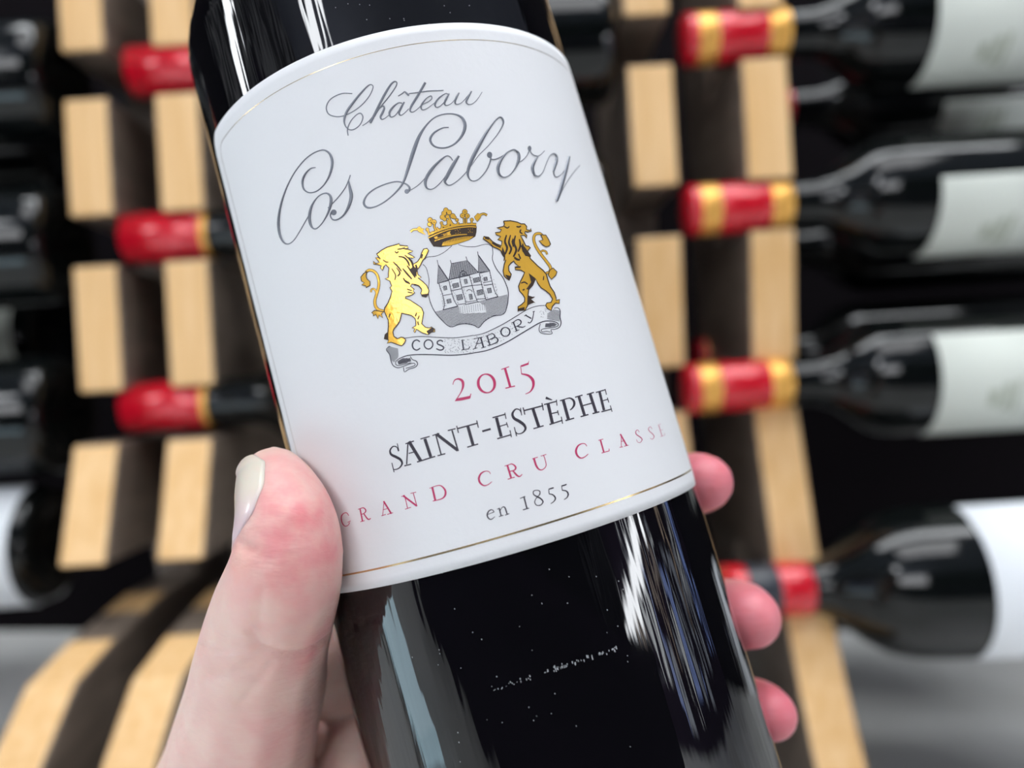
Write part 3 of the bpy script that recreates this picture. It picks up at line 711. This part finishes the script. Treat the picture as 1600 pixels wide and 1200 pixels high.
lion((555, 370, 6.664),
 [(330,108),(375,95),(440,78),(456,70),(462,88),(545,96),(552,118),(500,124),(560,135),(602,150),(570,163),(545,172),(580,190),(620,215),(590,222),(555,212),(590,250),(606,285),(650,258),(676,220),(690,170),(712,128),(748,120),(764,142),(752,170),(728,215),(700,248),(682,290),(660,325),(645,345),(652,392),(690,425),(650,425),(705,468),(745,508),(768,562),(756,605),(735,628),(698,620),(683,588),(694,552),(668,516),(628,495),(588,492),(575,515),(615,548),(600,565),(618,580),(595,602),(560,616),(525,622),(520,640),(572,660),(640,704),(690,740),(712,790),(702,850),(692,905),(730,942),(775,950),(792,938),(828,962),(830,988),(795,990),(760,1018),(738,1012),(700,1000),(655,972),(635,960),(620,1000),(610,985),(622,955),(590,950),(632,925),(632,880),(622,848),(585,818),(530,805),(485,795),(475,832),(462,880),(432,925),(405,955),(392,990),(402,1036),(440,1060),(478,1045),(505,1050),(526,1074),(512,1108),(482,1136),(440,1122),(375,1098),(332,1108),(350,1075),(302,1062),(312,1018),(340,995),(346,930),(345,870),(322,820),(302,775),(306,740),(340,690),(368,622),(382,565),(362,530),(380,512),(360,460),(310,436),(345,425),(345,380),(352,325),(318,290),(302,306),(283,350),(262,322),(272,302),(235,290),(192,285),(188,255),(215,278),(252,268),(212,216),(240,214),(262,232),(235,196),(222,180),(270,142)],
 [(302,772,14),(245,760,20),(212,722,22),(205,665,20),(222,600,19),(244,520,18),(244,450,18),(225,392,18),(188,355,17),(142,348,17),(108,372,16)],
 [[(120,360),(85,385),(58,420),(64,460),(95,478),(66,500),(112,512),(112,530),(155,505),(152,465),(122,440),(112,410)], [(200,765),(172,790),(190,805),(185,825),(215,808),(238,855),(248,815),(288,845),(272,802),(298,780)]],
 [(222,602),(212,560),(190,542),(168,552),(165,578)],
 [[(450,205,4),(505,215,10),(545,255,12),(565,305,6)],[(395,262,3),(440,305,9),(482,360,6)],[(515,190,4),(580,250,12),(605,320,10),(600,345,4)],[(540,300,5),(590,370,14),(625,425,8)],[(430,320,3),(465,375,10),(440,410,5)],[(495,330,5),(540,385,14),(590,440,8)],[(380,330,2),(420,400,5),(410,450,3)],[(500,430,6),(530,470,10),(570,485,6)],[(630,290,10),(640,330,16),(632,370,8)],[(520,110,3),(480,125,5),(440,130,3)],[(450,150,4),(432,168,5),(412,150,4)],[(540,545,5),(590,560,6)],[(545,575,5),(598,585,6)],
  [(640,790,5),(625,830,5)],[(668,820,5),(650,860,5)],[(650,880,8),(660,920,8)],[(365,800,4),(350,840,4)],[(610,500,6),(660,510,8),(690,545,6)],[(290,240,3),(322,262,4),(345,262,3)],[(700,180,8),(690,225,8)]],
 [[(610,300),(640,345),(640,415),(600,395),(570,340)],[(690,600),(755,590),(738,628),(700,620)],[(740,985),(800,940),(828,975),(760,1012)],[(505,440),(560,470),(575,500),(520,470)],[(310,1020),(345,1000),(345,1080),(305,1060)]],
 'gold foil lion left of the shield')
lion((750, 330, 6.315),
 [(232,98),(300,93),(370,108),(405,125),(440,125),(462,152),(458,180),(492,190),(500,170),(508,195),(470,205),(448,198),(440,215),(462,240),(462,268),(440,238),(400,240),(425,285),(452,340),(480,345),(498,360),(478,380),(470,398),(500,440),(492,462),(520,490),(572,542),(622,582),(655,622),(672,682),(692,740),(732,800),(752,858),(750,880),(785,870),(782,910),(745,905),(715,938),(702,980),(665,960),(648,928),(660,905),(700,900),(716,868),(690,820),(650,785),(602,755),(570,712),(550,665),(520,730),(480,775),(474,830),(490,850),(540,845),(500,868),(545,905),(492,885),(470,930),(445,978),(400,968),(375,990),(376,942),(410,920),(440,892),(442,855),(420,820),(390,788),(380,740),(400,690),(428,635),(440,604),(405,582),(350,578),(345,550),(378,540),(345,512),(335,490),(305,512),(282,542),(285,588),(308,620),(300,652),(288,682),(262,662),(238,640),(228,590),(240,522),(255,480),(235,490),(242,458),(222,430),(205,390),(178,372),(130,352),(100,322),(60,292),(30,272),(38,250),(85,258),(122,298),(160,322),(210,340),(218,296),(175,280),(205,250),(160,232),(150,212),(198,206),(212,182),(165,165),(232,150),(242,128)],
 [(650,612,12),(690,595,18),(694,552,20),(652,490,18),(592,412,18),(546,335,18),(530,272,17),(546,228,16),(590,220,15),(618,240,12)],
 [[(600,232),(650,235),(678,280),(696,325),(680,345),(650,350),(622,335),(582,292),(622,282)],[(690,580),(722,560),(760,598),(748,632),(705,672),(672,630)]],
 [(602,400),(622,388),(652,400),(662,428)],
 [[(262,235,5),(246,300,12),(268,360,14),(248,425,8)],[(302,235,4),(285,310,12),(308,370,14),(288,425,8)],[(350,240,5),(335,315,14),(358,380,14),(330,450,9)],[(388,275,4),(398,340,12),(375,400,8)],[(420,320,5),(435,395,14),(458,440,10)],[(360,150,4),(385,155,6),(405,145,4)],[(405,180,6),(395,205,7),(420,222,5)],[(340,455,10),(365,475,14),(395,480,8)],[(350,555,6),(400,550,8)],[(405,710,4),(440,700,7),(470,720,5)],[(420,780,6),(440,770,8)],[(380,420,5),(400,470,8)],[(630,640,3),(625,680,4)],[(120,310,8),(160,335,10),(205,355,8)],[(50,262,10),(90,275,8)],[(240,150,4),(270,165,5),(290,150,3)]],
 [[(480,610),(545,660),(530,720),(480,775),(455,770),(505,700)],[(400,330),(440,350),(478,400),(500,455),(455,440),(420,400)],[(325,260),(345,330),(325,360),(310,300)],[(470,830),(540,850),(500,870),(535,900),(465,930)],[(378,960),(440,945),(440,978),(380,985)],[(245,625),(305,640),(285,680)],[(222,350),(250,420),(248,480),(215,400)]],
 'gold foil lion right of the shield')
Cr = Ink(0.00003); Cr.frame(630, 310, 11.43)
Cr.poly([(440,690),(600,620),(800,550),(1000,508),(1180,490),(1315,500),(1308,600),(1290,680),(1180,745),(1000,805),(820,850),(680,870),(540,860),(480,770)], 1)
def gs(pts, w_):
    Cr.lift = 0.00003; Cr.stroke([(p[0], p[1], w_ + 22) for p in pts], w_, 1, n=5)
    Cr.lift = 0.00006; Cr.stroke([(p[0], p[1], w_) for p in pts], w_, 0, n=5)
def gc(x, y, r, dot=True):
    Cr.disc(x, y, r + 9, 1, lift=0.00004); Cr.disc(x, y, r, 0, lift=0.00007)
    if dot: Cr.disc(x + 6, y + 4, r * .22, 1, lift=0.00009)
gs([(448,650),(600,585),(800,520),(1000,478),(1180,462),(1305,465)], 34)
gs([(450,705),(600,637),(800,563),(1000,523),(1180,505),(1305,512)], 20)
for pp in ([(560,450),(560,520),(600,590)], [(820,350),(830,430),(800,520)], [(840,380),(850,440),(880,500)], [(690,470),(740,500),(800,470),(828,410)], [(845,400),(890,465),(960,470),(985,420)], [(590,520),(640,560),(690,530),(690,450)]): gs(pp, 26)
gs([(1085,350),(1088,470)], 20); gs([(1125,350),(1125,470)], 20); gs([(440,570),(465,640)], 22); gs([(1222,395),(1225,465)], 20); gs([(800,380),(810,520)], 34)
for x, y, r in ((480,385,40),(550,422,40),(472,462,36),(1100,240,42),(1058,308,38),(1145,312,38),(430,556,26),(1226,380,26),(960,385,26),(684,440,24)): gc(x, y, r)
for x, y, r in ((762,208,38),(728,268,40),(822,250,40),(700,335,40),(885,315,42),(792,325,32),(740,370,32),(920,340,26)): gc(x, y, r, False)
gs([(130,598),(180,560),(262,552)], 24); gs([(1380,290),(1440,275),(1498,302)], 22)
for P_ in ([(250,530),(290,502),(332,540),(372,545),(345,585),(400,650),(320,612),(270,590)], [(1272,330),(1330,268),(1402,288),(1372,350),(1322,412),(1298,380)]):
    Cr.stroke([(*p, 14) for p in P_] + [(*P_[0], 14)], 14, 1, smooth=False); Cr.poly(P_, 0, lift=0.00007)
Cr.lift = 0.00006
Cr.stroke([(558,762,14),(700,712,18),(850,672,18),(1000,650,18),(1140,642,14)], 16, 0)
Cr.poly([(548,692),(700,640),(848,580),(832,615),(858,652),(700,686),(575,730)], 0)
Cr.poly([(690,845),(705,785),(900,715),(1100,680),(1255,678),(1180,738),(1000,798),(820,842)], 0)
Cr.lift = 0.0001
Cr.stroke([(610,690,24),(660,672,36),(720,655,26)], 20, 1); Cr.ring(762, 638, 20, 20, 8, 1)
for k in range(18): x = 700 + k * 28; y = 775 - k * 6.2; Cr.line(x, y - 20, x + 6, y + 32, 8, 1)
Cr.lift = 0.00008
for x, y in [(930,570),(965,560),(1010,552),(985,585),(940,625),(980,622),(1018,612),(1165,550),(1200,548),(1238,545),(1190,578),(1165,605),(1200,600),(1232,605),(500,600),(520,585),(1160,470),(1240,440),(1010,465),(1045,462)]: Cr.disc(x, y, 7, 0, 6)
Cr.build('gold_crown', [M['gold'], M['gold_dark']], 'gold foil crown above the shield', smooth=False)

# pale scuffs and dust specks on the bare glass
M['dust'] = mat('pale_dust', (0.42, 0.44, 0.46), 0.7)
Du = Ink(-TK + 0.00002); Du.frame(0, 0, 1); rd = random.Random(11)
for k in range(64):
    t_ = rd.random() ** .7; x = 763 + 200 * t_; y = 1081 - 70 * t_ + rd.gauss(0, 2.2); L_ = rd.uniform(1, 4) * (.5 + t_)
    Du.line(x, y, x + L_ * .25, y + L_, rd.uniform(.7, 1.5))
for k in range(40):
    x, y = rd.uniform(640, 1000), rd.uniform(880, 1190); Du.line(x, y, x + .8, y + rd.uniform(.8, 2), rd.uniform(.8, 1.3))
for k in range(12):
    x, y = rd.uniform(520, 740), rd.uniform(4, 40); Du.line(x, y, x + .8, y + 1, 1)
Du.build('dust_scuffs', M['dust'], 'pale scuffs and dust on the bare glass', parent=HB)['kind'] = 'stuff'

# ------------------------------------------------------------------ the hand
M['skin'] = mat('skin', (0.80, 0.52, 0.44), 0.40, spec=0.4)
sk = M['skin']; n_, l_, b_ = nodes(sk)
b_.inputs['Subsurface Weight'].default_value = 0.35
b_.inputs['Subsurface Radius'].default_value = (1.0, 0.30, 0.18)
b_.inputs['Subsurface Scale'].default_value = 0.004
geo = n_.new('ShaderNodeNewGeometry')
prev = None
base = n_.new('ShaderNodeTexNoise'); base.inputs['Scale'].default_value = 130; base.inputs['Detail'].default_value = 4
l_.new(geo.outputs['Position'], base.inputs['Vector'])
ramp = n_.new('ShaderNodeValToRGB')
ramp.color_ramp.elements[0].position = 0.35; ramp.color_ramp.elements[0].color = (0.83, 0.60, 0.52, 1)
ramp.color_ramp.elements[1].position = 0.70; ramp.color_ramp.elements[1].color = (0.80, 0.50, 0.445, 1)
l_.new(base.outputs['Fac'], ramp.inputs['Fac']); prev = ramp.outputs['Color']
bn = n_.new('ShaderNodeTexNoise'); bn.inputs['Scale'].default_value = 210; bn.inputs['Detail'].default_value = 3
l_.new(geo.outputs['Position'], bn.inputs['Vector'])
blotch = n_.new('ShaderNodeMapRange'); blotch.inputs['From Min'].default_value = 0.35; blotch.inputs['From Max'].default_value = 0.65
blotch.inputs['To Min'].default_value = 0.45; blotch.inputs['To Max'].default_value = 1.25
l_.new(bn.outputs['Fac'], blotch.inputs['Value'])
SPOTS = []     # blood-red patches of the pressed finger pads: (centre, radius, strength)
def add_spot(c, r, k, col=(0.74, 0.20, 0.23), patchy=True):
    global prev
    d = n_.new('ShaderNodeVectorMath'); d.operation = 'DISTANCE'; d.inputs[1].default_value = tuple(c)
    l_.new(geo.outputs['Position'], d.inputs[0])
    mr = n_.new('ShaderNodeMapRange'); mr.interpolation_type = 'SMOOTHSTEP'
    mr.inputs['From Min'].default_value = r; mr.inputs['From Max'].default_value = 0; mr.inputs['To Min'].default_value = 0; mr.inputs['To Max'].default_value = k
    l_.new(d.outputs['Value'], mr.inputs['Value'])
    mx = n_.new('ShaderNodeMix'); mx.data_type = 'RGBA'
    mu = n_.new('ShaderNodeMath'); mu.operation = 'MULTIPLY'
    l_.new(mr.outputs[0], mu.inputs[0]); mu.inputs[1].default_value = 1.0
    if patchy: l_.new(blotch.outputs[0], mu.inputs[1])
    l_.new(mu.outputs[0], mx.inputs['Factor']); l_.new(prev, mx.inputs[6]); mx.inputs[7].default_value = (*col, 1)
    prev = mx.outputs[2]

BALLS = []
def chain(pts, step=0.0016, flat=None):
    """pts: (Vector, radius) smoothly interpolated into overlapping balls"""
    P = [(p.x, p.y, p.z, r) for p, r in pts]
    C = catmull(P, 14)
    last = None
    for c in C:
        p = Vector(c[:3])
        if last is None or (p - last).length > step: BALLS.append((p, c[3])); last = p
def thumb_point(px, py, rpx, depth=None):
    d = ray(px, py)
    if depth is None:
        r = rpx / F * 0.135
        p = hit(px, py, R + r * 0.93)
        r = rpx / F * p.y
    else:
        p = d * (depth / d.y); r = rpx / F * depth
    return p, r
tp = []
for px, py, rp, dep in ((428,749,54,None),(438,775,66,None),(449,812,77,None),(452,852,85,None),(442,911,94,None)):
    tp.append(thumb_point(px, py, rp, dep))
yb = tp[-1][0].y
for px, py, rp, k in ((424,967,101,.15),(409,1027,104,.3),(402,1074,109,.42),(384,1144,114,.6),(370,1205,120,.75),(340,1320,135,1.0),(330,1450,150,1.2)):
    tp.append(thumb_point(px, py, rp, yb + (0.160 - yb) * k))
print('thumb depths', [round(p.y, 4) for p, r in tp], [round(r, 4) for p, r in tp])
chain(tp)
tb, tbr = tp[-1]
# palm behind the bottle, in bottle coordinates
def cp(th, h, lift): return cyl(th, h, R + lift)
def hpix(px, py): return th_h(hit(px, py, R))[1]
tips = [((1103,754), 0.0066, 52), ((1173,966), 0.0070, 57), ((1205,1117), 0.0062, 49), ((1225,1262), 0.0055, 42)]
fing = []
hs = []
for k, ((px, py), r, rp) in enumerate(tips):
    far = hit(px, py, R + r * 0.97, True)
    r = rp / F * far.y
    th, h = th_h(far); fing.append((th, h, r, far)); hs.append(h)
print('tips', [(round(t), round(h * 1000), round(r, 4)) for t, h, r, f in fing])
hm = sum(hs) / 4
for k, (th, h, r, far) in enumerate(fing):
    hk = h - 0.004 - 0.003 * k                       # knuckle row lies a little lower
    pts = [(far, r * 0.86), (cp(th + 9, h - .0002, r * 1.0), r * 1.03), (cp(th + 26, h - .001, r * 1.05), r * 1.08), (cp(th + 48, h - .002, r * 1.12), r * 1.12),
           (cp(th + 75, hk, r * 1.2), r * 1.2), (cp(th + 100, hk - .002, r * 1.3), r * 1.3), (cp(th + 125, hk - .006, 0.0105), 0.0098), (cp(th + 150, hk - .012, 0.012), 0.0115)]
    chain(pts)
# palm slab between knuckles, thumb web and wrist
wrist = cp(-100, -0.145, 0.030)
for k, (th, h, r, far) in enumerate(fing):
    a = cp(225, h - .016 - .003 * k, 0.0125); b = cp(250, -0.070 - 0.010 * k, 0.016)
    chain([(a, .0118), (a.lerp(b, .5), .0135), (b, .0145), (wrist, .0165)], 0.003)
web = [(cp(-128, hs[0] - .024, 0.0095), .0088), (cp(-108, hs[0] - .036, 0.009), .0085), (cp(-96, -0.066, .011), .0105), (tp[-2][0], tp[-2][1] * .8)]
chain(web)
chain([(cp(-125, hs[1] - .022, 0.0105), .010), (cp(-108, -0.066, .012), .0115), (tb, tbr * .85)])
chain([(cp(-125, hs[2] - .018, 0.011), .011), (cp(-105, -0.078, .014), .013), (tb, tbr * .85)])
chain([(tb, tbr), (wrist, .022)])
fa = wrist + Vector((-0.05, 0.02, -0.085))
chain([(wrist, .023), (wrist.lerp(fa, .5), .025), (fa, .028)], 0.004)

def ball_mesh(balls):
    bm0 = bmesh.new(); bmesh.ops.create_icosphere(bm0, subdivisions=2, radius=1)
    V0 = np.array([v.co[:] for v in bm0.verts]); F0 = np.array([[v.index for v in f.verts] for f in bm0.faces]); bm0.free()
    V = np.concatenate([V0 * r + np.array(p) for p, r in balls])
    Fa = np.concatenate([F0 + i * len(V0) for i in range(len(balls))])
    me = bpy.data.meshes.new('hand'); me.from_pydata(V.tolist(), [], Fa.tolist()); me.update()
    return me
me = ball_mesh(BALLS)
tmp = bpy.data.objects.new('hand_tmp', me); COL.objects.link(tmp)
rm = tmp.modifiers.new('r', 'REMESH'); rm.mode = 'VOXEL'; rm.voxel_size = 0.00075; rm.use_smooth_shade = True
sm = tmp.modifiers.new('s', 'SMOOTH'); sm.factor = 0.5; sm.iterations = 20
dg = bpy.context.evaluated_depsgraph_get()
hm_ = bpy.data.meshes.new_from_object(tmp.evaluated_get(dg))
bpy.data.objects.remove(tmp)
hm_.name = 'hand'; hm_.materials.clear(); hm_.materials.append(M['skin'])
hm_.polygons.foreach_set('use_smooth', [True] * len(hm_.polygons))
bmh = bmesh.new(); bmh.from_mesh(hm_)
# press the flesh flat where it meets the glass, and cut a few creases
for v in bmh.verts:
    q = v.co - P0; ax = q - A * q.dot(A); L = ax.length
    if L < R + TK + 0.0002: v.co += ax * ((R + TK + 0.0002) / L - 1)
HT = BVHTree.FromBMesh(bmh)
from mathutils.kdtree import KDTree
def crease(pix, depth, wid):
    pts = []
    for x, y in catmull(pix, 10):
        h_ = HT.ray_cast(Vector((0, 0, 0)), ray(x, y), 1.0)
        if h_[0] is not None: pts.append(h_[0])
    if not pts: return
    kd = KDTree(len(pts))
    for i, p in enumerate(pts): kd.insert(p, i)
    kd.balance()
    for v in bmh.verts:
        p, i, d = kd.find(v.co)
        if d < wid * 3: v.co -= v.normal * 1.6 * depth * math.exp(-(d / wid) ** 2)
bmh.normal_update()
for pix, dp, wd in (([(392,985),(405,1010),(440,1022),(480,1018),(522,990)], .0005, .0008), ([(408,925),(404,965),(414,1005)], .00025, .0006),
                    ([(305,1008),(345,1016),(395,1008)], .00022, .0006), ([(322,985),(350,998),(385,1000)], .00018, .0006), ([(318,1060),(365,1052),(412,1020)], .0002, .0006),
                    ([(372,1105),(405,1065),(425,1035)], .00022, .0006), ([(395,860),(384,856),(374,846)], .0003, .0007),
                    ([(420,885),(440,850),(470,820)], .00012, .0005), ([(412,872),(432,842),(455,815)], .00012, .0005)):
    crease(pix, dp, wd)
HT = BVHTree.FromBMesh(bmh)
bmh.to_mesh(hm_); bmh.free(); hm_.update()
HAND = bpy.data.objects.new('hand', hm_); COL.objects.link(HAND)
HAND['label'] = 'bare left hand gripping the tilted bottle, thumb in front and fingertips behind'; HAND['category'] = 'hand'
print('hand', len(hm_.vertices))

# thumbnail: a thin curved plate on the thumb's outer (left) side
M['nail'] = mat('thumbnail', (0.80, 0.58, 0.58), 0.28, spec=0.5, coat=0.3)
nn, nl, nb = nodes(M['nail'])
nb.inputs['Subsurface Weight'].default_value = 0.2; nb.inputs['Subsurface Scale'].default_value = 0.002
M['nail_edge'] = M['nail']
tax = (tp[4][0] - tp[0][0]).normalized()              # thumb axis pointing to the wrist
view = (-tp[2][0]).normalized()
sid = tax.cross(view).normalized()
if sid.x > 0: sid = -sid                               # towards image left
fwd = sid.cross(tax).normalized()
if fwd.dot(view) < 0: fwd = -fwd
V, Fc, MI = [], [], []
nt, na = 26, 22
o0 = tp[0][0]
for i in range(nt + 1):
    t_ = i / nt; s_ = -0.0062 + 0.0180 * t_
    c = o0 + tax * s_
    hwA = 34 * math.sqrt(max(0.0, 1 - max(0, (t_ - .72) / .28) ** 2 * .75))       # rounded root
    shift = 14 - 8 * t_
    a0 = -42
    a1 = float(np.interp(t_, [0, .08, .3, .6, .85, .95, 1], [50, 66, 84, 84, 74, 60, 40]))
    for j in range(na + 1):
        f_ = j / na; a = math.radians(a0 + (a1 - a0) * f_)
        dr = (sid * math.cos(a) + fwd * math.sin(a)).normalized()
        cc = c if s_ > 0 else o0 + tax * s_ * 0.55
        # cast from outside towards the thumb axis
        org = cc + dr * 0.03
        h_ = HT.ray_cast(org, -dr, 0.05)
        p = h_[0] if h_[0] is not None else cc + dr * 0.005
        edge = min(j, na - j) / na * 6
        lift = 0.00035 * min(1, edge) + (0.0004 if t_ < .2 else 0) + 0.00005
        if t_ > .95: lift *= .3
        V.append(p + dr * lift)
for i in range(nt):
    for j in range(na):
        a = i * (na + 1) + j; Fc.append((a, a + 1, a + na + 2, a + na + 1)); MI.append(1 if i < 4 or (i < 13 and j > na * (.5 + .03 * i)) else 0)
nail = mesh_obj('thumbnail', V, Fc, [M['nail'], M['nail_edge']], HAND, True, MI)
so = nail.modifiers.new('solidify', 'SOLIDIFY'); so.thickness = 0.0004; so.offset = 0
sm_ = nail.modifiers.new('smooth', 'SMOOTH'); sm_.iterations = 4
nail['label'] = 'trimmed pale pink thumbnail with a creamy free edge'

def surf(px, py):
    d = ray(px, py); h_ = HT.ray_cast(Vector((0, 0, 0)), d, 1.0)
    return h_[0] if h_[0] is not None else d * 0.15
add_spot(surf(478, 815), 0.024, 0.62); add_spot(surf(446, 885), 0.0075, 0.30); add_spot(surf(470, 790), 0.007, 0.20); add_spot(surf(512, 850), 0.0065, 0.3)
add_spot(surf(492, 1010), 0.010, 0.55); add_spot(surf(440, 1150), 0.016, 0.38); add_spot(surf(425, 720), 0.0055, 0.22); add_spot(surf(375, 872), 0.0045, 0.3, (.8, .38, .25))
for th, h, r, far in fing: add_spot(far, 0.022, 0.95, (0.72, 0.13, 0.20), False)
l_.new(prev, b_.inputs['Base Color'])
# skin relief: fine ridges and crease folds
tn = n_.new('ShaderNodeTexNoise'); tn.inputs['Scale'].default_value = 520; tn.inputs['Detail'].default_value = 5
mpn = n_.new('ShaderNodeMapping'); mpn.inputs['Rotation'].default_value = (0, math.radians(38), 0); mpn.inputs['Scale'].default_value = (0.35, 1, 1.6)
l_.new(geo.outputs['Position'], mpn.inputs['Vector']); l_.new(mpn.outputs[0], tn.inputs['Vector'])
bp_ = n_.new('ShaderNodeBump'); bp_.inputs['Strength'].default_value = 0.5; bp_.inputs['Distance'].default_value = 0.0004
l_.new(tn.outputs['Fac'], bp_.inputs['Height']); l_.new(bp_.outputs[0], b_.inputs['Normal'])

# the nail turns creamy towards its free corner
g2 = nn.new('ShaderNodeNewGeometry'); d2 = nn.new('ShaderNodeVectorMath'); d2.operation = 'DISTANCE'; d2.inputs[1].default_value = tuple(surf(410, 726))
nl.new(g2.outputs['Position'], d2.inputs[0])
m2 = nn.new('ShaderNodeMapRange'); m2.interpolation_type = 'SMOOTHSTEP'
m2.inputs['From Min'].default_value = 0.0115; m2.inputs['From Max'].default_value = 0.004; m2.inputs['To Min'].default_value = 0; m2.inputs['To Max'].default_value = 1
nl.new(d2.outputs['Value'], m2.inputs['Value'])
x2 = nn.new('ShaderNodeMix'); x2.data_type = 'RGBA'; nl.new(m2.outputs[0], x2.inputs['Factor'])
x2.inputs[6].default_value = (0.74, 0.54, 0.57, 1); x2.inputs[7].default_value = (0.76, 0.66, 0.56, 1)
nl.new(x2.outputs[2], nb.inputs['Base Color'])
